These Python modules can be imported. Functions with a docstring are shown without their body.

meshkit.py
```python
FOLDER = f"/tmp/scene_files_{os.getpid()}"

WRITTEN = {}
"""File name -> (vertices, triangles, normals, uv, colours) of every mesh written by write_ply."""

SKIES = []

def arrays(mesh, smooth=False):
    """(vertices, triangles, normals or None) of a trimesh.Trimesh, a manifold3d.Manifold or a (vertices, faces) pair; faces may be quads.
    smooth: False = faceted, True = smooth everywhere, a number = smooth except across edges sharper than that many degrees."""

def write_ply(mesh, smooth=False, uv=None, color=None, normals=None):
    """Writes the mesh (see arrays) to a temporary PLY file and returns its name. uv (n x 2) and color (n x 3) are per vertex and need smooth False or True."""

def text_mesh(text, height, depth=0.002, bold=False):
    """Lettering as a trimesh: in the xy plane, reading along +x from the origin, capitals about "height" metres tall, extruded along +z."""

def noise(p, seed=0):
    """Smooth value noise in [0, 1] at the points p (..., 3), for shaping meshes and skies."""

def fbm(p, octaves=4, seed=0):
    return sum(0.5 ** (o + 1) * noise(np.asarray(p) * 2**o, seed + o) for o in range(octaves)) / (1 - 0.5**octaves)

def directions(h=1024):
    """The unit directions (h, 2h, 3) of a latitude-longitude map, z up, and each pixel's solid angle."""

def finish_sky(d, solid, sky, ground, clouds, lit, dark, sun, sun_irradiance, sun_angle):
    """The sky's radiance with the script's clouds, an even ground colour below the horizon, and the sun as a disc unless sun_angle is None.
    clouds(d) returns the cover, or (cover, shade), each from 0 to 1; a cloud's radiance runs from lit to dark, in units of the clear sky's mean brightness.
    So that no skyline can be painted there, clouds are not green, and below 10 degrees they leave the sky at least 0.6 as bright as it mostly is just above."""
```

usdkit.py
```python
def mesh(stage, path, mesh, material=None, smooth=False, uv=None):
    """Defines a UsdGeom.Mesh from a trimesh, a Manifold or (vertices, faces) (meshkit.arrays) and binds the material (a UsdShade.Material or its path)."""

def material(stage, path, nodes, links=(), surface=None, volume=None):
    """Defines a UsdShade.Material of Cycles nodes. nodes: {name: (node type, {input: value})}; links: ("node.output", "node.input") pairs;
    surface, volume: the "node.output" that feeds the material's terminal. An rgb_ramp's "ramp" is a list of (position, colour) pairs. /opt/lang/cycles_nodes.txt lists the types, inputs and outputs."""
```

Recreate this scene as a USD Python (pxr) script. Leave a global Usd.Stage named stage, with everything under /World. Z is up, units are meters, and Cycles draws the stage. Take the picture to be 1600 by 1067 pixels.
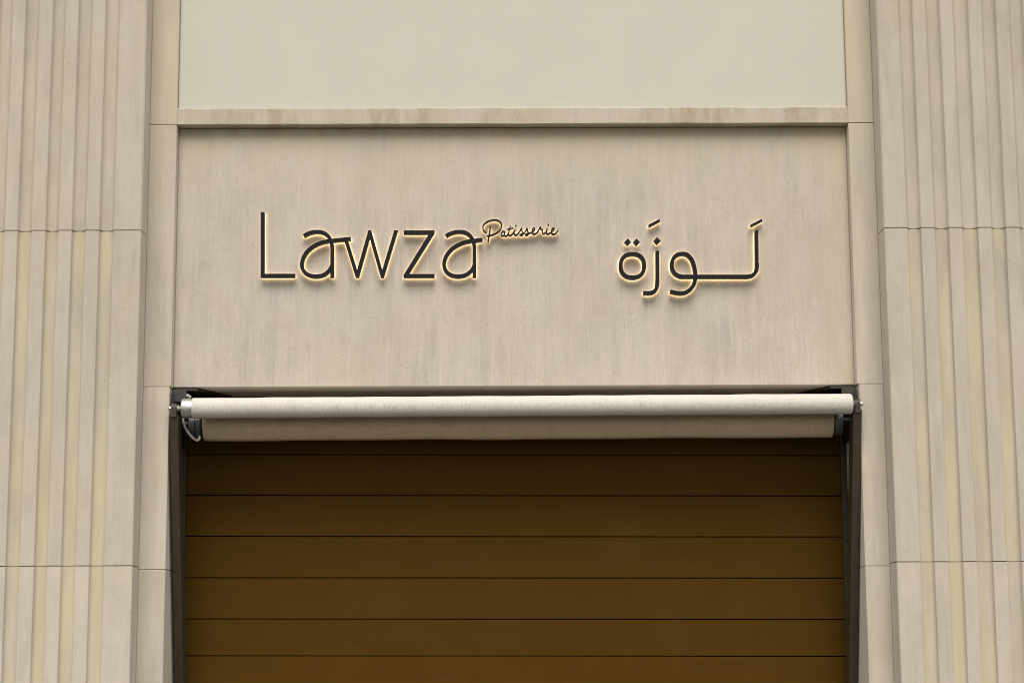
import math, random
import numpy as np, trimesh
import usdkit, meshkit
import manifold3d as m3
from shapely.geometry import LineString, Polygon, box as sbox, Point
from shapely.ops import unary_union
from shapely import affinity
from pxr import Usd, UsdGeom, UsdLux, UsdShade, Gf, Sdf

random.seed(7); np.random.seed(7)
stage = Usd.Stage.CreateInMemory()
UsdGeom.SetStageUpAxis(stage, UsdGeom.Tokens.z)
UsdGeom.SetStageMetersPerUnit(stage, 1.0)
UsdGeom.Xform.Define(stage, '/World')
UsdGeom.Scope.Define(stage, '/World/Looks')

# ------------------------------------------------------------------ camera, sky, sun, exposure
CX, CD, CZ, YAW, PITCH, ROLL, FPX = -0.08555, 7.28305, 1.6, 0.0104667, 0.1596967, -0.00541901, 2976.9
cyw, syw, cp, sp = math.cos(YAW), math.sin(YAW), math.cos(PITCH), math.sin(PITCH)
FWD = np.array([syw*cp, cyw*cp, sp]); _R = np.array([cyw, -syw, 0.0]); _U = np.cross(_R, FWD)
RGT = _R*math.cos(ROLL) + _U*math.sin(ROLL); UPV = -_R*math.sin(ROLL) + _U*math.cos(ROLL)
EYE = np.array([CX, -CD, CZ])
cam = UsdGeom.Camera.Define(stage, '/World/camera')
cam.AddTransformOp().Set(Gf.Matrix4d(*[float(v) for v in (*RGT, 0, *UPV, 0, *(-FWD), 0, *EYE, 1)]))
cam.CreateHorizontalApertureAttr(36.0); cam.CreateVerticalApertureAttr(36.0*682/1024)
cam.CreateFocalLengthAttr(FPX/1600*36.0); cam.CreateClippingRangeAttr(Gf.Vec2f(0.1, 2000))
cam.CreateExposureAttr(1.37)

SUN_EL, SUN_AZ = math.radians(53), math.radians(180)     # azimuth from +y towards +x: the sun stands behind the viewer
SDIR = np.array([math.sin(SUN_AZ)*math.cos(SUN_EL), math.cos(SUN_AZ)*math.cos(SUN_EL), math.sin(SUN_EL)])
usdkit.material(stage, '/World/Looks/overcast_sky', {
    'tc': ('texture_coordinate', {}),
    'n': ('noise_texture', {'scale': 1.8, 'detail': 5.0, 'roughness': 0.55}),
    'r': ('rgb_ramp', {'ramp': [(0.30, (0.80,)*3), (0.62, (0.97,)*3)]}),
    'sky': ('sky_texture', {'sky_type': 'single_scattering', 'sun_disc': False, 'sun_elevation': SUN_EL, 'sun_rotation': SUN_AZ}),
    'mx': ('mix', {'color2': (8.6, 8.55, 8.1)}),
    'bg': ('background_shader', {'strength': 0.05})},
    [('tc.generated', 'n.vector'), ('n.fac', 'r.fac'), ('r.color', 'mx.fac'), ('sky.color', 'mx.color1'), ('mx.color', 'bg.color')], surface='bg.background')
dome = UsdLux.DomeLight.Define(stage, '/World/sky')
UsdShade.MaterialBindingAPI.Apply(dome.GetPrim()).Bind(UsdShade.Material.Get(stage, '/World/Looks/overcast_sky'))
dome.GetPrim().SetCustomDataByKey('kind', 'structure')
sun = UsdLux.DistantLight.Define(stage, '/World/sun')
sun.CreateNormalizeAttr(True); sun.CreateIntensityAttr(0.4); sun.CreateAngleAttr(40.0); sun.CreateColorAttr(Gf.Vec3f(1.0, 0.957, 0.895))
_z = SDIR; _x = np.cross([0, 0, 1], _z); _x /= np.linalg.norm(_x); _y = np.cross(_z, _x)
sun.AddTransformOp().Set(Gf.Matrix4d(*[float(v) for v in (*_x, 0, *_y, 0, *_z, 0, 0, -30, 40, 1)]))

# ------------------------------------------------------------------ helpers
def at(px, py, Y):
    """world point on the plane y=Y seen at photograph pixel px,py"""
    d = FWD*FPX + RGT*(px-800) - UPV*(py-533.5)
    return EYE + d*((Y-EYE[1])/d[1])
def ax(px, py, Y): return float(at(px, py, Y)[0])
def az(px, py, Y): return float(at(px, py, Y)[2])

used = {}
def numbered(parent, name):
    k = (parent, name); n = used.get(k, 0); used[k] = n+1
    return f'{parent}/{name}' if n == 0 else f'{parent}/{name}_{n:03d}'
def tag(prim, label=None, cat=None, group=None, kind=None):
    for k, v in (('label', label), ('category', cat), ('group', group), ('kind', kind)):
        if v: prim.SetCustomDataByKey(k, v)
    return prim
def thing(name, label, cat, loc=(0, 0, 0), group=None):
    p = numbered('/World', name); x = UsdGeom.Xform.Define(stage, p)
    x.AddTranslateOp().Set(Gf.Vec3d(*map(float, loc)))
    tag(x.GetPrim(), label, cat, group); LOC[p] = np.array(loc, float)
    return p
LOC = {}
def root_loc(parent):
    while parent not in LOC and parent.count('/') > 1: parent = parent.rsplit('/', 1)[0]
    return LOC.get(parent, np.zeros(3))
def part(parent, name, mesh, mat, smooth=False, label=None):
    """mesh given in world coordinates; parts hang under a translated Xform"""
    v, f, _ = meshkit.arrays(mesh)
    p = numbered(parent, name)
    m = usdkit.mesh(stage, p, trimesh.Trimesh(v-root_loc(parent), f, process=False), f'/World/Looks/{mat}', smooth=smooth)
    if label: m.GetPrim().SetCustomDataByKey('label', label)
    return p
def solid(name, mesh, mat, label, cat, smooth=False, group=None, kind=None):
    p = numbered('/World', name)
    m = usdkit.mesh(stage, p, mesh, f'/World/Looks/{mat}', smooth=smooth)
    tag(m.GetPrim(), label, cat, group, kind); return p

def cat_(*ms): return trimesh.util.concatenate([to_tri(m) for m in ms])
def to_tri(m):
    v, f, _ = meshkit.arrays(m); return trimesh.Trimesh(v, f, process=False)
def hexa(c, b=0.0015):
    """convex hull of 8 corners with small chamfers: little cube at each corner pulled inwards"""
    c = np.asarray(c, float)
    if b <= 0: return trimesh.convex.convex_hull(c)
    g = c.mean(0); pts = []
    for p in c:
        s = np.sign(g-p)
        for k in range(3):
            q = p+s*b; q[k] = p[k]; pts.append(q)
    return trimesh.convex.convex_hull(np.array(pts))
def bx(x0, x1, y0, y1, z0, z1, b=0.0015):
    return hexa([(x, y, z) for x in (x0, x1) for y in (y0, y1) for z in (z0, z1)], b)
def tube(pts, r, n=12):
    pts = np.asarray(pts, float); rings = []; r = np.broadcast_to(r, len(pts))
    t = np.gradient(pts, axis=0); t /= np.linalg.norm(t, axis=1, keepdims=True)
    ref = np.array([0, 1, 0]) if abs(t[0][1]) < .9 else np.array([1, 0, 0])
    for p, d, q in zip(pts, t, r):
        u = np.cross(d, ref); u /= np.linalg.norm(u); w = np.cross(d, u)
        a = np.linspace(0, 2*np.pi, n, endpoint=False)
        rings.append(p+q*(np.cos(a)[:, None]*u+np.sin(a)[:, None]*w))
    v = np.vstack(rings+[pts[:1], pts[-1:]]); f = []
    m = len(pts)
    for i in range(m-1):
        for j in range(n):
            a, b_, c, d = i*n+j, i*n+(j+1) % n, (i+1)*n+(j+1) % n, (i+1)*n+j
            f += [(a, c, b_), (a, d, c)]
    for j in range(n):
        f += [(m*n, j, (j+1) % n), (m*n+1, (m-1)*n+(j+1) % n, (m-1)*n+j)]
    t_ = trimesh.Trimesh(v, f, process=False); t_.fix_normals(); return t_
def lathe(p0, p1, prof, n=40):
    """prof: (t along p0->p1 in metres, radius)"""
    p0, p1 = np.asarray(p0, float), np.asarray(p1, float); d = (p1-p0)/np.linalg.norm(p1-p0)
    u = np.cross(d, [0, 1, 0]); u /= np.linalg.norm(u); w = np.cross(d, u); a = np.linspace(0, 2*np.pi, n, endpoint=False)
    v, f = [], []
    for t, r in prof: v.append(p0+d*t+r*(np.cos(a)[:, None]*u+np.sin(a)[:, None]*w))
    m = len(prof)
    for i in range(m-1):
        for j in range(n):
            A, B, C, D = i*n+j, i*n+(j+1) % n, (i+1)*n+(j+1) % n, (i+1)*n+j
            f += [(A, B, C), (A, C, D)]
    v = np.vstack(v+[(p0+d*prof[0][0])[None], (p0+d*prof[-1][0])[None]])
    for j in range(n): f += [(m*n, (j+1) % n, j), (m*n+1, (m-1)*n+j, (m-1)*n+(j+1) % n)]
    t_ = trimesh.Trimesh(v, f, process=False); t_.fix_normals(); return t_
def poly_solid(poly, y0, y1):
    """a shapely polygon in (x, z) extruded from y0 (front) to y1 (back)"""
    ms = []
    for g in getattr(poly, 'geoms', [poly]):
        e = trimesh.creation.extrude_polygon(g, y1-y0, engine='earcut')
        v = e.vertices; e = trimesh.Trimesh(np.column_stack([v[:, 0], y0+v[:, 2], v[:, 1]]), e.faces[:, ::-1], process=False)
        ms.append(e)
    return trimesh.util.concatenate(ms)
def spline(p, k=10):
    p = np.asarray(p, float); q = np.vstack([2*p[0]-p[1], p, 2*p[-1]-p[-2]]); out = []
    for i in range(1, len(q)-2):
        a, b, c, d = q[i-1:i+3]
        for t in np.linspace(0, 1, k, endpoint=False):
            out.append(.5*((2*b)+(c-a)*t+(2*a-5*b+4*c-d)*t*t+(3*b-a-3*c+d)*t**3))
    return np.array(out+[p[-1]])

# ------------------------------------------------------------------ materials
def stone(name, base, streak, warm, seed, sz=(9, 9, .7), rot=0.0, stain=None, per_block=0.06, pits=True, bump=0.12, streak_amt=0.7, lo=.40, hi=.62, fib=.05, msc=2.6, fsz=(60, 60, 5)):
    """limestone: base colour, vertical or slanting streaks, warm iron patches, speckle, pits; stain = (colour, kind, args)"""
    N = {'geo': ('geometry', {}), 'oi': ('object_info', {}),
         'off': ('math', {'math_type': 'multiply', 'value2': 37.0}), 'comb': ('combine_xyz', {}),
         'add': ('vector_math', {'math_type': 'add'}),
         'map': ('mapping', {'scale': sz, 'rotation': (0, rot, 0), 'location': (seed*3.1, seed*1.7, seed*.9)}),
         'n1': ('noise_texture', {'scale': 1.0, 'detail': 8.0, 'roughness': 0.70, 'distortion': 0.6}),
         'r1': ('rgb_ramp', {'ramp': [(lo, (0, 0, 0)), (hi, (1, 1, 1))]}),
         'm1': ('mix', {'color1': base, 'color2': streak}),
         'amt': ('math', {'math_type': 'multiply', 'value2': streak_amt}),
         'nm': ('noise_texture', {'scale': msc, 'detail': 3.0, 'roughness': 0.6, 'distortion': 0.4}),
         'rm': ('map_range', {'from_min': 0.36, 'from_max': 0.64, 'to_min': 0.2, 'to_max': 1.0, 'clamp': True}),
         'amt2': ('math', {'math_type': 'multiply'}),
         'cm': ('mapping', {'scale': (7, 7, 3.2), 'location': (seed*7.7, 0, 0), 'rotation': (0, rot, 0)}),
         'cn': ('noise_texture', {'scale': 1.0, 'detail': 6.0, 'roughness': 0.68, 'distortion': .6}),
         'cr': ('rgb_ramp', {'ramp': [(0.32, (0.94, 0.93, 0.915)), (0.5, (1, 1, 1)), (0.68, (1.05, 1.055, 1.075))]}),
         'm7': ('mix', {'mix_type': 'multiply', 'fac': 1.0}),
         'n2': ('noise_texture', {'scale': 2.3, 'detail': 4.0, 'roughness': 0.6, 'distortion': 0.5}),
         'r2': ('rgb_ramp', {'ramp': [(0.45, (0, 0, 0)), (0.75, (.7, .7, .7))]}),
         'm2': ('mix', {'color2': warm}),
         'n3': ('noise_texture', {'scale': 260.0, 'detail': 3.0, 'roughness': 0.7}),
         'r3': ('rgb_ramp', {'ramp': [(0.3, (0.86, 0.86, 0.86)), (0.5, (1, 1, 1)), (0.7, (1.10, 1.10, 1.10))]}),
         'm3': ('mix', {'mix_type': 'multiply', 'fac': 1.0}),
         'hv': ('map_range', {'from_min': 0.0, 'from_max': 1.0, 'to_min': 1-per_block, 'to_max': 1+per_block}),
         'm4': ('mix', {'mix_type': 'multiply', 'fac': 1.0}),
         'vor': ('voronoi_texture', {'scale': 9.0, 'randomness': 1.0}),
         'rv': ('rgb_ramp', {'ramp': [(0.0, (0.6, 0.56, 0.5)), (0.02, (0.72, 0.68, 0.62)), (0.045, (1, 1, 1)), (1.0, (1, 1, 1))]}),
         'm5': ('mix', {'mix_type': 'multiply', 'fac': 1.0 if pits else 0.0}),
         'fm': ('mapping', {'scale': fsz, 'rotation': (0, rot, 0)}),
         'fn': ('noise_texture', {'scale': 1.0, 'detail': 4.0, 'roughness': 0.7, 'distortion': .2}),
         'fr': ('rgb_ramp', {'ramp': [(0.3, (1-fib,)*3), (0.5, (1, 1, 1)), (0.7, (1+fib*.6,)*3)]}),
         'm6': ('mix', {'mix_type': 'multiply', 'fac': 1.0}),
         'nb': ('noise_texture', {'scale': 70.0, 'detail': 5.0, 'roughness': 0.65}),
         'bump': ('bump', {'strength': bump, 'distance': 0.004}),
         'p': ('principled_bsdf', {'roughness': 0.85, 'specular_ior_level': 0.25, 'diffuse_roughness': 0.4})}
    L = [('oi.random', 'off.value1'), ('off.value', 'comb.x'), ('off.value', 'comb.y'), ('geo.position', 'add.vector1'), ('comb.vector', 'add.vector2'),
         ('add.vector', 'map.vector'), ('map.vector', 'n1.vector'), ('n1.fac', 'r1.fac'), ('r1.color', 'amt.value1'), ('add.vector', 'nm.vector'), ('nm.fac', 'rm.value'), ('amt.value', 'amt2.value1'), ('rm.result', 'amt2.value2'), ('amt2.value', 'm1.fac'),
         ('add.vector', 'cm.vector'), ('cm.vector', 'cn.vector'), ('cn.fac', 'cr.fac'), ('m6.color', 'm7.color1'), ('cr.color', 'm7.color2'),
         ('add.vector', 'n2.vector'), ('n2.fac', 'r2.fac'), ('r2.color', 'm2.fac'), ('m1.color', 'm2.color1'),
         ('geo.position', 'n3.vector'), ('n3.fac', 'r3.fac'), ('m2.color', 'm3.color1'), ('r3.color', 'm3.color2'),
         ('oi.random', 'hv.value'), ('m3.color', 'm4.color1'), ('hv.result', 'm4.color2'),
         ('add.vector', 'vor.vector'), ('vor.distance', 'rv.fac'), ('m4.color', 'm5.color1'), ('rv.color', 'm5.color2'),
         ('add.vector', 'fm.vector'), ('fm.vector', 'fn.vector'), ('fn.fac', 'fr.fac'), ('m5.color', 'm6.color1'), ('fr.color', 'm6.color2'),
         ('geo.position', 'nb.vector'), ('nb.fac', 'bump.height'), ('bump.normal', 'p.normal')]
    out = 'm7.color'
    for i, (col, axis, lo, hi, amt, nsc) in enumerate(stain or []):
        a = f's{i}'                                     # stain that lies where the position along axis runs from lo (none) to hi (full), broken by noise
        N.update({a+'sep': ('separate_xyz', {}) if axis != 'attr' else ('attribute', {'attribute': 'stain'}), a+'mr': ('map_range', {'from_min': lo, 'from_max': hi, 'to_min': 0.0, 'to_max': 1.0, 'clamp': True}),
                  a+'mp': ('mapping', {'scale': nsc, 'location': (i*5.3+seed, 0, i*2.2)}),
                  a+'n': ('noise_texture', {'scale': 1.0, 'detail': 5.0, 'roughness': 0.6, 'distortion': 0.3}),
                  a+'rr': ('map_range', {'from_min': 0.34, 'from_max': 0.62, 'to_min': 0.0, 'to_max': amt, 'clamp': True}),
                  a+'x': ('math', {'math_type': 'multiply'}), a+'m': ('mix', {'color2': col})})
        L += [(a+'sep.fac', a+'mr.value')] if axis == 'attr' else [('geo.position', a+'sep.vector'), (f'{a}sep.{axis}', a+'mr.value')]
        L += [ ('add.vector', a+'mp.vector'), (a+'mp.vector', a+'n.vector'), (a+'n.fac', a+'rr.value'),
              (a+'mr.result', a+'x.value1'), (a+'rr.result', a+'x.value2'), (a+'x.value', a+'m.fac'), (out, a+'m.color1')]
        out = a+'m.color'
    L.append((out, 'p.base_color'))
    usdkit.material(stage, f'/World/Looks/{name}', N, L, surface='p.BSDF')

def plain(name, color, rough=0.6, metallic=0.0, spec=0.5, nscale=40.0, lo=0.85, hi=1.12, bump=0.0, mapscale=(1, 1, 1)):
    usdkit.material(stage, f'/World/Looks/{name}', {
        'geo': ('geometry', {}), 'map': ('mapping', {'scale': mapscale}),
        'n': ('noise_texture', {'scale': nscale, 'detail': 5.0, 'roughness': 0.65}),
        'r': ('rgb_ramp', {'ramp': [(0.3, tuple(c*lo for c in color)), (0.7, tuple(c*hi for c in color))]}),
        'rr': ('map_range', {'from_min': 0.3, 'from_max': 0.7, 'to_min': max(rough-.08, .05), 'to_max': min(rough+.08, 1.0)}),
        'b': ('bump', {'strength': bump, 'distance': 0.002}),
        'p': ('principled_bsdf', {'metallic': metallic, 'specular_ior_level': spec})},
        [('geo.position', 'map.vector'), ('map.vector', 'n.vector'), ('n.fac', 'r.fac'), ('r.color', 'p.base_color'), ('n.fac', 'rr.value'), ('rr.result', 'p.roughness'),
         ('n.fac', 'b.height'), ('b.normal', 'p.normal')], surface='p.BSDF')

FP = -0.12                                               # front plane of the fluted pillars; 0 = front plane of the pilaster strips
PAN = 0.052                                               # front plane of the recessed sign panel
GREY = (.452, .402, .334); PALE = (.385, .345, .275); WARM = (.47, .395, .30); YEL = (.50, .44, .31)
stone('stone_fluted_upper', GREY, (.382, .340, .277), WARM, 1, sz=(16, 16, 1.6), rot=0.5, streak_amt=.85, per_block=.03)
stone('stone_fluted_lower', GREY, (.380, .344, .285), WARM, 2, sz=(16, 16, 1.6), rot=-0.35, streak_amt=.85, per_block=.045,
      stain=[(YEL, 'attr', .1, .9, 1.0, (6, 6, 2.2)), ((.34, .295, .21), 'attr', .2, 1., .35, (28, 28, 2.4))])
stone('stone_strip', (.48, .425, .35), (.38, .345, .29), WARM, 3, sz=(18, 18, .9), streak_amt=1.0, fib=.07, per_block=.03,
      stain=[(YEL, 'z', 3.2, 3.9, .75, (5, 5, 1.5))])
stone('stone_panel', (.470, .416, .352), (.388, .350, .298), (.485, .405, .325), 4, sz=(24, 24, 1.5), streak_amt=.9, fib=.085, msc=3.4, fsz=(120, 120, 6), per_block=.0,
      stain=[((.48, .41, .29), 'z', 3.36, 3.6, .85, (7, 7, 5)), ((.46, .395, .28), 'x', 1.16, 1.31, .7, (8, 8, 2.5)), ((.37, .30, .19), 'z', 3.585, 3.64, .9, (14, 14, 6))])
stone('stone_ledge', (.47, .415, .34), (.335, .275, .20), (.43, .36, .26), 5, sz=(13, 13, 3), streak_amt=1.0, fib=.07, fsz=(60, 60, 20), per_block=.0, bump=.2)
plain('mortar', (.26, .215, .15), .9, 0, .2)
plain('cream_render', (.432, .411, .350), .85, 0, .2, 4.0, .975, 1.02, .03)
plain('pavement_stone', (.07, .066, .058), .85, 0, .3, 3.0)
plain('letter_black', (.006, .0065, .0075), .6, 0, .15, 300.0, .8, 1.3, .05)
plain('letter_return', (.060, .048, .034), .45, 0, .5, 300.0, .8, 1.3, .05)
usdkit.material(stage, '/World/Looks/led_glow', {'e': ('emission', {'color': (1.0, .77, .46), 'strength': 3.6})}, surface='e.emission')
BR = (.066, .0315, .0035)
usdkit.material(stage, '/World/Looks/bronze_slat', {
    'geo': ('geometry', {}), 'oi': ('object_info', {}), 'map': ('mapping', {'scale': (2.2, 2, 160)}), 'n': ('noise_texture', {'scale': 1.0, 'detail': 5.0, 'roughness': .6}),
    'r': ('rgb_ramp', {'ramp': [(.3, tuple(c*.92 for c in BR)), (.7, tuple(c*1.07 for c in BR))]}),
    'nd': ('noise_texture', {'scale': 3.5, 'detail': 6.0, 'roughness': .65}), 'rd': ('map_range', {'from_min': .50, 'from_max': .75, 'to_max': .10, 'clamp': True}), 'dust': ('mix', {'color2': (.15, .085, .025)}),
    'nv': ('map_range', {'to_min': .93, 'to_max': 1.07}), 'v': ('mix', {'mix_type': 'multiply', 'fac': 1.0}),
    'ns': ('noise_texture', {'scale': 300.0, 'detail': 2.0}), 'rs': ('rgb_ramp', {'ramp': [(.3, (.93,)*3), (.7, (1.07,)*3)]}), 'gr': ('mix', {'mix_type': 'multiply', 'fac': 1.0}),
    'b': ('bump', {'strength': .06, 'distance': .002}), 'p': ('principled_bsdf', {'roughness': .5, 'metallic': .2, 'specular_ior_level': .06})},
    [('geo.position', 'map.vector'), ('map.vector', 'n.vector'), ('n.fac', 'r.fac'), ('geo.position', 'nd.vector'), ('nd.fac', 'rd.value'), ('r.color', 'dust.color1'), ('rd.result', 'dust.fac'),
     ('oi.random', 'nv.value'), ('dust.color', 'v.color1'), ('nv.result', 'v.color2'), ('geo.position', 'ns.vector'), ('ns.fac', 'rs.fac'), ('v.color', 'gr.color1'), ('rs.color', 'gr.color2'),
     ('gr.color', 'p.base_color'), ('n.fac', 'b.height'), ('b.normal', 'p.normal')], surface='p.BSDF')
plain('dark_gap', (.012, .009, .006), .8, 0, .2)
plain('brown_paint', (.040, .028, .017), .5, .0, .3, 30.0, .8, 1.25, .05)
plain('dark_bracket', (.022, .017, .013), .5, .0, .5, 30.0)
plain('black_plastic', (.012, .012, .013), .45, 0, .5)
plain('grey_steel', (.10, .105, .105), .42, .6, .5, 60.0)
plain('silver', (.42, .41, .39), .4, .85, .5, 40.0, .85, 1.1)
plain('bolt_zinc', (.36, .34, .30), .4, .5, .5, 90.0)
plain('strap_white', (.58, .54, .49), .6, 0, .4)
def fabric(name, color, dirt, band=(90.0, 91.0)):
    usdkit.material(stage, f'/World/Looks/{name}', {
        'geo': ('geometry', {}), 'map': ('mapping', {'scale': (26, 7, 5)}), 'n': ('noise_texture', {'scale': 1.0, 'detail': 7.0, 'roughness': 0.72}),
        'r': ('rgb_ramp', {'ramp': [(0.30, dirt), (0.52, color), (1.0, tuple(c*1.06 for c in color))]}),
        'sep': ('separate_xyz', {}), 'b1': ('map_range', {'from_min': band[0], 'from_max': band[0]+.012, 'clamp': True}), 'b2': ('map_range', {'from_min': band[1], 'from_max': band[1]-.010, 'clamp': True}),
        'map2': ('mapping', {'scale': (170, 60, 45)}), 'n4': ('noise_texture', {'scale': 1.0, 'detail': 5.0, 'roughness': .65}), 'r4': ('map_range', {'from_min': .5, 'from_max': .68, 'to_max': .45, 'clamp': True}),
        'x1': ('math', {'math_type': 'multiply'}), 'x2': ('math', {'math_type': 'multiply'}), 'md': ('mix', {'color2': tuple(c*.45 for c in color)}),
        'n2': ('noise_texture', {'scale': 220.0, 'detail': 2.0}), 'r2': ('rgb_ramp', {'ramp': [(.3, (.86,)*3), (.7, (1.12,)*3)]}),
        'm': ('mix', {'mix_type': 'multiply', 'fac': 1.0}), 'b': ('bump', {'strength': .25, 'distance': .002}),
        'p': ('principled_bsdf', {'roughness': .8, 'specular_ior_level': .25})},
        [('geo.position', 'map.vector'), ('map.vector', 'n.vector'), ('n.fac', 'r.fac'), ('geo.position', 'n2.vector'), ('n2.fac', 'r2.fac'),
         ('r.color', 'm.color1'), ('r2.color', 'm.color2'), ('geo.position', 'sep.vector'), ('sep.z', 'b1.value'), ('sep.z', 'b2.value'), ('geo.position', 'map2.vector'), ('map2.vector', 'n4.vector'), ('n4.fac', 'r4.value'),
         ('b1.result', 'x1.value1'), ('b2.result', 'x1.value2'), ('x1.value', 'x2.value1'), ('r4.result', 'x2.value2'), ('x2.value', 'md.fac'), ('m.color', 'md.color1'), ('md.color', 'p.base_color'), ('n2.fac', 'b.height'), ('b.normal', 'p.normal')], surface='p.BSDF')
ZB = az(808, 634.5, -.035-.039)
fabric('canvas_grey', (.475, .442, .392), (.445, .412, .363), (ZB-.022, ZB+.016))
fabric('canvas_beige', (.52, .405, .265), (.48, .37, .24))

# ------------------------------------------------------------------ ground
g = trimesh.Trimesh([(-150, -300, 0), (150, -300, 0), (150, 1, 0), (-150, 1, 0)], [(0, 1, 2), (0, 2, 3)], process=False)
solid('pavement', g, 'pavement_stone', 'beige stone pavement in front of the shop', 'pavement', kind='structure')

# ------------------------------------------------------------------ heights
HW = 1.325                                               # half width of the door opening and sign recess
Z_LEDGE = az(800, 193.7, 0)                              # underside of ledge, joint of the strips
Z_LEDGE_TOP = az(800, 168, 0)
Z_J2 = az(800, 602, 0); Z_J3 = az(800, 886.7, 0)
Z_PANEL = az(800, 603.3, PAN)                            # lower edge of the sign panel
TOP = 5.4
J = 0.0017                                               # half joint

# ------------------------------------------------------------------ fluted pillars
ZP1, ZP2 = az(800, 357.8, FP), az(800, 880.3, FP)
def flute_profile(x0, x1, flutes, depth=0.030, r=0.014, e=0.003):
    """front outline (x, y) from x0 to x1 with coved flutes cut in"""
    pts = [(x0, FP+e), (x0+e, FP)]
    for a, b in flutes:
        pts += [(a-e*.5, FP), (a, FP+e*.5)]
        for t in np.linspace(0, np.pi/2, 6): pts.append((a+.0015+r*(1-math.cos(t)), FP+depth-r+r*math.sin(t)))
        for t in np.linspace(np.pi/2, 0, 6): pts.append((b-.0015-r*(1-math.cos(t)), FP+depth-r+r*math.sin(t)))
        pts += [(b, FP+e*.5), (b+e*.5, FP)]
    pts += [(x1-e, FP), (x1, FP+e)]
    return pts
def fluted_block(x0, x1, flutes, z0, z1, **k):
    prof = flute_profile(x0, x1, flutes, **k)
    poly = Polygon(prof+[(x1, .2), (x0, .2)])
    e = trimesh.creation.extrude_polygon(poly, z1-z0, engine='earcut'); e.apply_translation((0, 0, z0)); return e
def pillar(sign, flutes_px, edge_px, label):
    fl = sorted((ax(a, 363, FP), ax(b, 363, FP)) for a, b in flutes_px)
    xe = ax(edge_px, 363, FP)
    per = (fl[-1][0]-fl[0][0])/(len(fl)-1)
    if sign < 0:
        while fl[0][0] > -3.2: fl.insert(0, (fl[0][0]-per, fl[0][1]-per))
        x0, x1 = fl[0][0]-.1, xe
    else:
        while fl[-1][1] < 3.2: fl.append((fl[-1][0]+per, fl[-1][1]+per))
        x0, x1 = xe, fl[-1][1]+.1
    t = thing('fluted_pillar', label, 'pillar', ((x0+x1)/2, FP, 0))
    zs = [0, ZP2-1.28, ZP2, ZP1, TOP]
    for i in range(4):
        up = i == 3
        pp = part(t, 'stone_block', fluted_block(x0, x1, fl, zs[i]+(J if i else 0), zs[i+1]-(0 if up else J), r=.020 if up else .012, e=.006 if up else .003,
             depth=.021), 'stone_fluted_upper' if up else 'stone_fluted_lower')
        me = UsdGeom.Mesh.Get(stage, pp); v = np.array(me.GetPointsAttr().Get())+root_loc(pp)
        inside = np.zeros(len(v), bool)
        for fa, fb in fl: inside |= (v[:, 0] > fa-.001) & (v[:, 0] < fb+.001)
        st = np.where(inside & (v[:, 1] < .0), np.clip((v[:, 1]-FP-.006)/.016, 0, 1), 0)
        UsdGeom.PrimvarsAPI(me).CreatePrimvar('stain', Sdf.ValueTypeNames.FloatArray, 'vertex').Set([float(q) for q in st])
    part(t, 'mortar_core', bx(x0+.03, x1-.012, FP+.040, .19, 0.01, TOP-.01, 0), 'mortar')
    for z in zs[1:4]:                                     # pointing set back in each joint, following the flutes
        prof = [(x, y+(.008 if y < FP+.006 else .0012)) for x, y in flute_profile(x0+.008, x1-.008, fl, r=.012, depth=.021)]
        poly = Polygon(prof+[(x1-.008, .18), (x0+.008, .18)])
        m = trimesh.creation.extrude_polygon(poly, 2*J-.0006, engine='earcut'); m.apply_translation((0, 0, z-J+.0003))
        part(t, 'mortar_joint', m, 'mortar')
    return x0, x1
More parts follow.
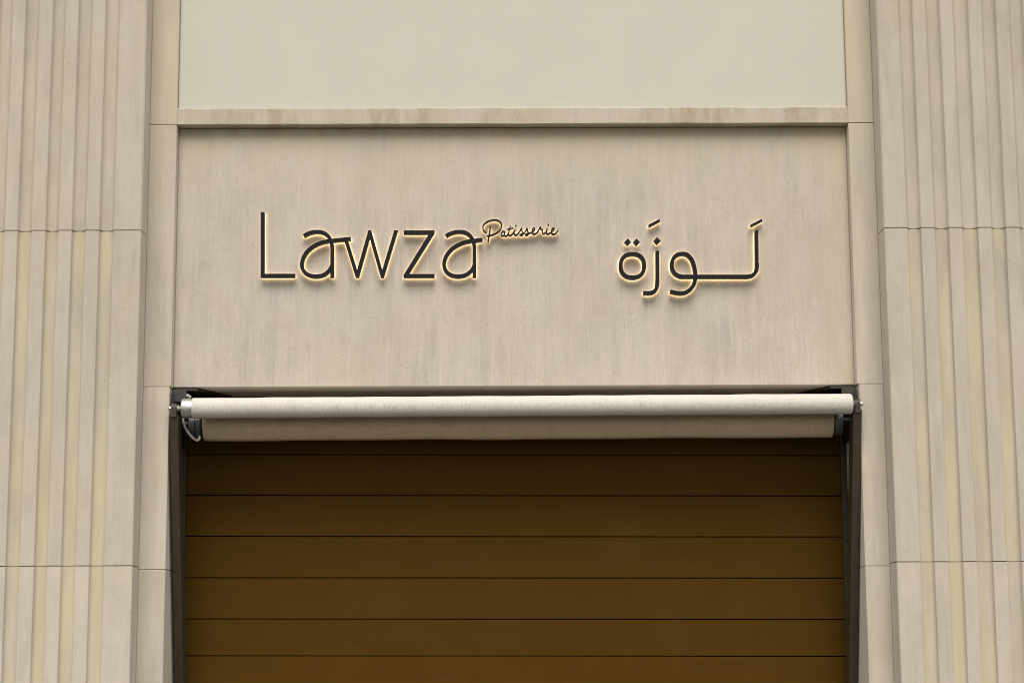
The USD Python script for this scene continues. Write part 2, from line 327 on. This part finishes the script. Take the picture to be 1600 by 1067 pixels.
pillar(-1, [(27.4, 49), (70.9, 90.7), (112, 133.5), (154.9, 177)], 220.5, 'fluted limestone pillar left of the shop opening')
pillar(1, [(1418, 1439.5), (1461, 1483), (1504, 1528.5), (1550, 1572)], 1382, 'fluted limestone pillar right of the shop opening')
XLP = ax(220.5, 363, FP); XRP = ax(1382, 363, FP)

# ------------------------------------------------------------------ plain strips beside the opening
def strip(sign, label):
    a, b = (XLP+.0006, -HW) if sign < 0 else (HW, XRP-.0006)
    t = thing('stone_pilaster', label, 'pilaster', ((a+b)/2, 0, 0))
    zs = [0, .55, Z_J3, Z_J2, Z_LEDGE, TOP]
    for i in range(5):
        z0, z1 = zs[i]+(J*.35 if i else 0), zs[i+1]-(J*.35 if i < 4 else 0)
        dy = (0, .0, .0, .001, .0)[i]
        ia, ib = (a, b-.004) if sign < 0 else (a+.006, b)   # below the panel the opening is a little wider
        if i > 2: ia, ib = a, b
        part(t, 'stone_block', bx(ia, ib, dy, .55, z0, z1, .002), 'stone_strip')
    part(t, 'mortar_core', bx(a+.012, b-.012, .008, .54, .01, TOP-.01, 0), 'mortar')
strip(-1, 'plain narrow stone pilaster between the left fluted pillar and the sign panel')
strip(1, 'plain narrow stone pilaster between the right fluted pillar and the sign panel')

# ------------------------------------------------------------------ sign panel, ledge, rendered wall above
E = .0007
fascia = thing('shop_fascia', 'large recessed limestone fascia that carries the lit lettering, with a thin ledge on top', 'fascia', (0, PAN, Z_PANEL))
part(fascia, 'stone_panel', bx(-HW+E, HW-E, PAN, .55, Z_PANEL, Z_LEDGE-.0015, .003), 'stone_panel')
# ledge with a slightly worn lower edge
def worn_bar(x0, x1, y0, y1, z0, z1, n=220, amp=.0018, seed=3):
    xs = np.linspace(x0, x1, n); w = (meshkit.fbm(np.column_stack([xs*9, xs*0, xs*0]), 5, seed)-.5)*2*amp; w2 = (meshkit.fbm(np.column_stack([xs*13, xs*0+9, xs*0]), 5, seed+4)-.5)*2*amp
    c = .003; ring = []
    for x, a, b in zip(xs, w, w2):
        ring.append([(x, y0, z0+c+a), (x, y0+c+b*.3, z0+a*.4), (x, y1, z0), (x, y1, z1), (x, y0+c, z1+b*.3), (x, y0, z1-c+b)])
    v = np.array(ring).reshape(-1, 3); f = []
    for i in range(n-1):
        for j in range(6):
            A, B, C, D = i*6+j, i*6+(j+1) % 6, (i+1)*6+(j+1) % 6, (i+1)*6+j
            f += [(A, C, B), (A, D, C)]
    for j in range(1, 5): f += [(0, j, j+1), ((n-1)*6, (n-1)*6+j+1, (n-1)*6+j)]
    m = trimesh.Trimesh(v, f, process=False); m.fix_normals(); return m
part(fascia, 'ledge', worn_bar(-HW+.0005, HW-.0005, .003, .40, Z_LEDGE, Z_LEDGE_TOP), 'stone_ledge')
solid('rendered_wall', bx(-HW+E*1.6, HW-E*1.6, .020, .50, Z_LEDGE_TOP+.001, TOP, .002), 'cream_render', 'smooth cream rendered wall above the stone ledge', 'wall')

# ------------------------------------------------------------------ shutter
SH = 0.335
t = thing('roller_shutter', 'closed bronze roller shutter of wide horizontal slats under the awning', 'shutter', (0, SH, 0))
lines_l = [581.5, 645.5, 709.8, 773.2, 837.4, 902.2, 966.6, 1024.0]
lines_r = [584.0, 647.5, 711.4, 774.7, 838.6, 903.0, 967.4, 1025.0]
zl = [az(290, y, SH) for y in lines_l]; zr = [az(1318, y, SH) for y in lines_r]
while zl[-1] > .25: zl.append(zl[-1]-.158); zr.append(zr[-1]-.158)
zl.append(.02); zr.append(.02)
XS = HW-.006
for i in range(len(zl)-1):
    gp = .0017; pts = []
    v = []; prof = [(0.0, .004), (.004, .0004), (.008, 0), (.992, 0), (.996, .0004), (1.0, .004), (1.0, .016), (0.0, .016)]
    for s, ztop, zbot in ((-1, zl[i]-gp, zl[i+1]+gp), (1, zr[i]-gp, zr[i+1]+gp)):
        v += [(s*XS, SH+y, ztop+(zbot-ztop)*q) for q, y in prof]
    n = len(prof); f = []
    for j in range(n):
        k = (j+1) % n; f += [(j, k, n+k), (j, n+k, n+j)]
    for j in range(1, n-1): f += [(0, j+1, j), (n, n+j, n+j+1)]
    m = trimesh.Trimesh(v, f, process=False); m.fix_normals()
    part(t, 'slat', m, 'bronze_slat')
part(t, 'backing', bx(-HW-.006, HW+.006, SH+.019, SH+.03, .02, 2.66, 0), 'dark_gap')
for s in (-1, 1):                                        # guide channel each side
    a, b = sorted((s*(HW+.005), s*(HW-.018)))
    part(t, 'guide_rail', bx(a, b, SH-.035, SH-.006, .0, 2.58, .002), 'brown_paint')

# ------------------------------------------------------------------ awning
FB = -0.035; RO = 0.125                                  # depth of the front bar and of the fabric roll
def P(px, py, y): return at(px, py, y)
t = thing('awning', 'rolled-up pale canvas awning with brown arms across the top of the shop opening', 'awning', (0, 0, Z_PANEL))
pl, pr = P(284, 638.0, FB), P(1331.5, 631.0, FB)
R1 = .0395; Lb = float(np.linalg.norm(pr-pl)); d1 = (pr-pl)/Lb
capl = ax(301.3, 638, FB)-pl[0]
prof = [(capl, R1-.003), (capl, R1-.0005), (capl+.004, R1)]
for q in np.linspace(.05, .97, 90):
    prof.append((capl+(Lb-capl)*q, R1+.0007*math.sin(q*61)*math.sin(q*17)))
prof += [(Lb-.012, R1), (Lb-.004, R1-.002), (Lb-.0008, R1-.006), (Lb, R1-.012)]
part(t, 'front_bar', lathe(pl, pr, prof, 56), 'canvas_grey', 40)
part(t, 'bar_end_cap', lathe(pl, pr, [(0, R1-.010), (.0015, R1-.004), (.006, R1-.0012), (capl-.006, R1-.0012), (capl-.005, R1-.0022), (capl+.002, R1-.0022)], 56), 'silver', 40)
# fabric roll behind
R2 = .066
rl, rr = P(314, 659.5, RO-R2), P(1305.5, 654.0, RO-R2)   # front line of the roll
rl = rl+np.array([0, R2, 0]); rr = rr+np.array([0, R2, 0])
Lr = float(np.linalg.norm(rr-rl)); d2 = (rr-rl)/Lr
prof = [(0, .03), (0, R2-.02), (.003, R2-.006), (.006, R2)]
for q in np.linspace(.02, .98, 70): prof.append((Lr*q, R2+.0019*math.sin(q*23)*math.sin(q*9+1)))
prof += [(Lr-.006, R2), (Lr-.003, R2-.006), (Lr, R2-.02), (Lr, .03)]
part(t, 'canvas_roll', lathe(rl, rr, prof, 64), 'canvas_beige', 40)
# canvas running from the roll to the front bar
a0, a1 = rl+[.004, -.01, R2*.985], rr+[-.004, -.01, R2*.985]; b0, b1 = pl+[capl+.006, .012, R1*.93], pr+[-.012, .012, R1*.93]
v = [a0, a1, b1, b0]; v = np.array(v+[p-[0, 0, .002] for p in v])
part(t, 'canvas_strip', trimesh.convex.convex_hull(v), 'canvas_grey')
# roll ends
part(t, 'roll_end_cap', cat_(lathe(rl-d2*.052, rl, [(0, .030), (.0, .056), (.004, .060), (.024, .060), (.0245, .050), (.030, .050), (.0305, .062), (.046, .062), (.049, .058)], 40)), 'grey_steel', 30)
for k in range(12):
    a = k*math.pi/6; c = rl-d2*.0245+np.array([0, math.cos(a)*.053, math.sin(a)*.053])
    part(t, 'ratchet_tooth', bx(c[0]-.004, c[0]+.004, c[1]-.005, c[1]+.005, c[2]-.005, c[2]+.005, .001), 'black_plastic')
ce = part(t, 'roll_end_cap', lathe(rr, rr+d2*.036, [(0, .050), (.002, .056), (.028, .058), (.033, .056), (.036, .040)], 40), 'grey_steel', 30)
cs = rr+d2*.016+np.array([0, -.0565, .004])
part(ce, 'screw', lathe(cs+[0, .004, 0.0001], cs+[.00001, -.004, 0], [(0, .0055), (.006, .0055), (.008, .003)], 12), 'bolt_zinc', 30)
for s, e in ((-1, rl-d2*.052), (1, rr+d2*.036)):          # shaft to the side bracket
    q = np.array([s*(HW-.006), e[1], e[2]]); part(t, 'shaft', lathe(e if s > 0 else q, q if s > 0 else e, [(0, .014), (abs(q[0]-e[0]), .014)], 16), 'black_plastic', 30)
# brackets: plate under the soffit with cut-off corner, and cheek down the jamb
ZS = Z_PANEL
for s in (-1, 1):
    X = lambda q: s*(HW-q)
    plan = [(X(.003), PAN+.006), (X(.095), PAN+.006), (X(.200), .30), (X(.003), .30)]
    v = np.array([(x, y, z) for x, y in plan for z in (ZS-.002, ZS-.012)])
    br = part(t, 'bracket', trimesh.convex.convex_hull(v), 'dark_bracket')
    a, b = sorted((X(.003), X(.011)))
    cheek = Polygon([(.055, ZS-.012), (.30, ZS-.012), (.30, ZS-.20), (.17, ZS-.21), (.075, ZS-.14), (.02, ZS-.10), (.01, ZS-.03)])
    e = trimesh.creation.extrude_polygon(cheek, b-a, engine='earcut'); vv = e.vertices
    e = trimesh.Trimesh(np.column_stack([a+vv[:, 2], vv[:, 0], vv[:, 1]]), e.faces, process=False); e.fix_normals()
    part(br, 'cheek_plate', e, 'dark_bracket')
    a, b = sorted((X(.003), X(.058)))
    part(br, 'front_plate', bx(a, b, PAN-.030, PAN-.022, ZS-.060, ZS-.0125, .001), 'dark_bracket')
    for q in (.062, .070):
        c = np.array([X(q), PAN-.02, ZS-.035-(q-.062)*.6])
        if s < 0: part(br, 'nut', lathe(c, c+[.00001, -.012, 0], [(0, .0065), (.009, .0065), (.011, .004)], 8), 'bolt_zinc', 30)
# arms, leaning back into the opening as they go down to their pivots
def arm(s, x_top, x_bot, y_top, y_bot, z_top, z_bot, w, dpt):
    c = []
    for z, x, y in ((z_top, x_top, y_top), (z_bot, x_bot, y_bot)):
        for dx in (-w/2, w/2):
            for dy in (0, dpt): c.append((x+dx, y+dy, z))
    return hexa(c, .002)
for s, ptop, pb in ((-1, pl, (-1, 1)), (1, pr, (1, 1))):
    zt = ptop[2]-.024; w = .032
    xt, xb = (s*(HW-.022), s*(HW-.026)) if s < 0 else (s*(HW-.011), s*(HW-.0185))
    y0, y1 = FB-.012, .262; z1 = 1.22
    ar = part(t, 'arm', arm(s, xt, xb, y0, y1, zt, z1, w, .085), 'brown_paint')
    xn = xt+s*(-.000)
    hook = Polygon(Point(0, 0).buffer(.020).union(sbox(-.020, -.034, .020, 0)).exterior)
    e = trimesh.creation.extrude_polygon(hook, .021, engine='earcut'); vv = e.vertices
    e = trimesh.Trimesh(np.column_stack([xn-.0105+vv[:, 2], FB+vv[:, 0]+.004, ptop[2]+vv[:, 1]]), e.faces, process=False); e.fix_normals()
    part(ar, 'arm_hook', e, 'brown_paint')
    bo = np.array([xn+s*.0105, FB, ptop[2]]); part(ar, 'bolt_head', lathe(bo, bo+[s*.013, 0, 0], [(0, .0085), (.009, .0085), (.0125, .005)] , 8), 'bolt_zinc', 30)
    wi = np.array([xn-s*.0105, FB, ptop[2]]); gap = abs(ptop[0]-wi[0])
    part(ar, 'washer', lathe(wi, wi-[s*max(gap, .004), 0, 0], [(0, .011), (max(gap*.5, .002), .013), (max(gap*.55, .0022), .007), (max(gap, .004)-.0005, .007)], 20), 'bolt_zinc', 30)
    pv = np.array([s*(HW-.001), .285, 1.25]); part(ar, 'pivot_bolt', lathe(pv, pv-[s*.045, 0, 0], [(0, .03), (.045, .03)], 20), 'dark_bracket', 30)
# white strap hanging in a loop at the left end
zc = [(350, 560, .02), (358, 610, .02), (378, 672, .03), (420, 740, .04), (465, 790, .05), (505, 818, .06), (532, 818, .07), (546, 795, .08), (548, 770, .09)]
pts = spline([P(240+a/7.622, 580+b/7.622, y) for a, b, y in zc], 6)
part(t, 'strap', tube(pts, .0045, 10), 'strap_white', 40)

# ------------------------------------------------------------------ sign lettering
YF, YR, YB = PAN-.034, PAN-.030, PAN-.0065                            # face front, face back / return front, return back (the glow leaves the back)
ORI = {1: (390, 310, 6.154), 2: (620, 310, 5.926), 3: (740, 330, 10.667), 4: (940, 320, 5.714)}
def W(r, pts):
    ox, oy, s = ORI[r]
    q = [at(ox+x/s, oy+y/s, YF) for x, y in pts]
    return [(float(p[0]), float(p[2])) for p in q]
MM = 7.31/FPX/1.0                                        # metres per photograph pixel at the sign, about
def stroke(r, pts, w, smooth=False, cap='flat', join='mitre'):
    if smooth: pts = spline(pts, 8)
    return LineString(W(r, pts)).buffer(w/ORI[r][2]*MM/2, cap_style=cap, join_style=join, mitre_limit=4, quad_segs=6)
def clip(g, r, y0, y1):
    p = W(r, [(0, y0), (1600, y0), (1600, y1), (0, y1)]); return g.intersection(Polygon(p))
def letter(parent, shape, n=''):
    if shape.geom_type != 'Polygon': shape = max(shape.geoms, key=lambda q: q.area) if shape.geom_type == 'MultiPolygon' and min(q.area for q in shape.geoms) < 1e-7 else shape
    shape = shape.simplify(.00012)
    part(parent, 'letter_face', poly_solid(shape, YF, YR), 'letter_black')
    part(parent, 'letter_return', poly_solid(shape.buffer(-.0004), YR+.0002, YB), 'letter_return')
    inner = shape.buffer(-.0012)
    if inner.is_empty: inner = shape.buffer(-.0005)
    part(parent, 'back_light', poly_solid(inner, YB+.0003, YB+.0025), 'led_glow')
def sign(label, shape, cat='sign letter'):
    c = shape.centroid
    t = thing('sign_letter', label, cat, (c.x, YB, shape.bounds[1]), 'back-lit letters of the shop sign')
    letter(t, shape); pin(t, shape); return t
def pin(t, shape):
    for g in getattr(shape, 'geoms', [shape]):
        b = g.representative_point()
        part(t, 'mounting_pin', lathe((b.x, YB+.002, b.y), (b.x+1e-6, PAN+.004, b.y), [(0, .0018), (PAN+.002-YB, .0018)], 8), 'letter_return', 30)

sw = 36
L_ = stroke(1, [(123.5, 132), (123.5, 741), (437, 741)], sw)
def a_shape(r, dx, end):
    o = ORI[1]; q = ORI[r]
    f = lambda pts: [(((o[0]+x/o[2]+dx)-o[0])*o[2], y) for x, y in pts]
    arc = [(519, 361), (560, 338), (610, 323), (658, 320), (705, 328), (745, 352), (773, 390), (788, 430), (793.5, 480)]
    bowl = [(800, 404), (745, 411), (690, 424), (630, 450), (570, 492), (525, 550), (503, 612), (505, 665), (532, 712), (580, 740), (640, 749), (700, 738), (745, 712), (775, 678), (792, 640), (793.5, 610)]
    g_ = unary_union([stroke(1, f(arc), sw, True), stroke(1, f([(793.5, 470), (793.5, 759)]), sw), stroke(1, f([end, (800, 404)]), sw), stroke(1, f(bowl), sw, True),
                      stroke(1, f([(810, 403), (745, 411)]), sw)])
    return g_
a1 = a_shape(1, 0, (972, 387))
w_ = clip(stroke(1, [(922, 385), (1035, 748), (1155, 322), (1275, 748), (1412, 294)], sw), 1, 308, 759)
w_ = w_.difference(Polygon(W(1, [(850, 300), (975, 300), (975, 384), (850, 400)])))
aw = unary_union([a1, w_])
z_ = Polygon(W(2, [(65, 297), (350, 297), (350, 318), (112, 699), (350, 699), (350, 733), (62, 733), (62, 710), (296, 331), (65, 331)]))
a2 = a_shape(1, 222.3, (793.5+12.6*6.154, 396)).buffer(0)
sign('tall dark letter L at the left end of the lit sign', L_)
sign('dark joined letters a and w beside the tall L', aw)
sign('dark angular letter z in the middle of the large latin word', z_)
sign('last large letter a with a short crossbar, just before the small script', a2)
# script word
ss = 20
Pb = [(210, 355), (172, 325), (153, 278), (172, 218), (235, 168), (325, 143), (400, 150), (450, 185), (468, 238), (450, 298), (400, 348), (325, 387), (232, 410)]
P_ = unary_union([stroke(3, Pb, ss, True, 'round', 'round'), stroke(3, [(278, 248), (268, 350), (241, 512)], ss+6, True, 'flat', 'round')])
word = [(520, 338), (490, 332), (466, 358), (462, 392), (482, 411), (508, 390), (522, 342), (514, 385), (524, 409), (548, 408), (578, 370), (612, 252), (590, 330), (582, 378), (600, 402), (635, 390), (668, 350), (690, 305),
        (677, 360), (690, 394), (722, 390), (762, 345), (800, 284), (806, 330), (822, 368), (808, 396), (778, 392), (776, 386), (830, 372), (862, 335), (893, 284), (898, 325), (916, 362), (904, 392), (872, 390), (868, 382), (930, 364), (985, 340), (1018, 302),
        (1008, 278), (982, 298), (974, 340), (992, 374), (1030, 372), (1072, 335), (1112, 264), (1122, 296), (1148, 304), (1146, 340), (1158, 368), (1186, 366), (1210, 335), (1227, 290),
        (1214, 345), (1226, 374), (1258, 368), (1305, 338), (1342, 302), (1336, 280), (1308, 294), (1296, 340), (1316, 377), (1356, 376), (1385, 352), (1406, 322)]
scr = unary_union([stroke(3, word, ss-1, True, 'round', 'round'), stroke(3, [(566, 299), (660, 276)], ss-4, False, 'round')])
dots = [Point(W(3, [c])[0]).buffer(1.4*MM) for c in ((706, 243), (1245, 225))]
sign('small script capital P with a big open loop after the large latin word', P_)
ts = sign('small slanting script word in joined lower-case letters right of the loop P', scr)
for d_ in dots: letter(ts, d_)
# arabic word
sa = 35.5
lam = [(1384.5, 225), (1386, 400), (1388, 540)]
lw = unary_union([stroke(4, [(1384.5, 225), (1387, 530)], 32),
                  stroke(4, [(1387, 520), (1388, 555), (1378, 598), (1346, 630), (1300, 640), (1270, 640)], sa, True), stroke(4, [(1280, 640), (720, 640)], sa),
                  stroke(4, [(740, 640), (700, 637), (655, 612), (630, 565), (633, 500), (665, 453), (715, 436), (765, 446), (805, 488), (828, 550), (838, 620), (836, 670), (818, 722), (780, 765), (730, 787), (675, 786), (612, 771)], sa, True)])
ra = unary_union([stroke(4, [(498, 410), (499, 670)], 33), stroke(4, [(499, 660), (498, 700), (490, 745), (465, 776), (425, 787), (372, 786)], sa, True)])
th = np.linspace(0, 2*np.pi, 120); e_ = 2/2.35
ring = [(276+104.5*np.sign(math.cos(k))*abs(math.cos(k))**e_, 543+105*np.sign(math.sin(k))*abs(math.sin(k))**e_) for k in th]
rg = LineString(W(4, ring+ring[1:4])).buffer(sa/5.714*MM/2, join_style='round', cap_style='flat')
sign('long joined dark arabic letters with a tall upright on the right', lw)
sign('dark hooked arabic letter between the ring and the long joined letters', ra)
sign('dark ring-shaped arabic letter at the left end of the arabic word', rg)
def dia(cx, cy, h): return Polygon(W(4, [(cx-h*.97, cy), (cx, cy-h), (cx+h*.97, cy), (cx, cy+h)]))
sign('left one of the two diamond dots above the ring-shaped letter', dia(233, 333, 32), 'sign dot')
sign('right one of the two diamond dots above the ring-shaped letter', dia(312, 333, 32), 'sign dot')
sign('single diamond dot above the hooked arabic letter', dia(496, 322, 33), 'sign dot')
sign('short slanted bar above the hooked arabic letter', Polygon(W(4, [(418, 178), (517, 128), (524, 147), (424, 200)])), 'sign mark')
sign('short slanted bar above the tall upright of the arabic word', Polygon(W(4, [(1330, 178), (1430, 126), (1438, 145), (1335, 198)])), 'sign mark')
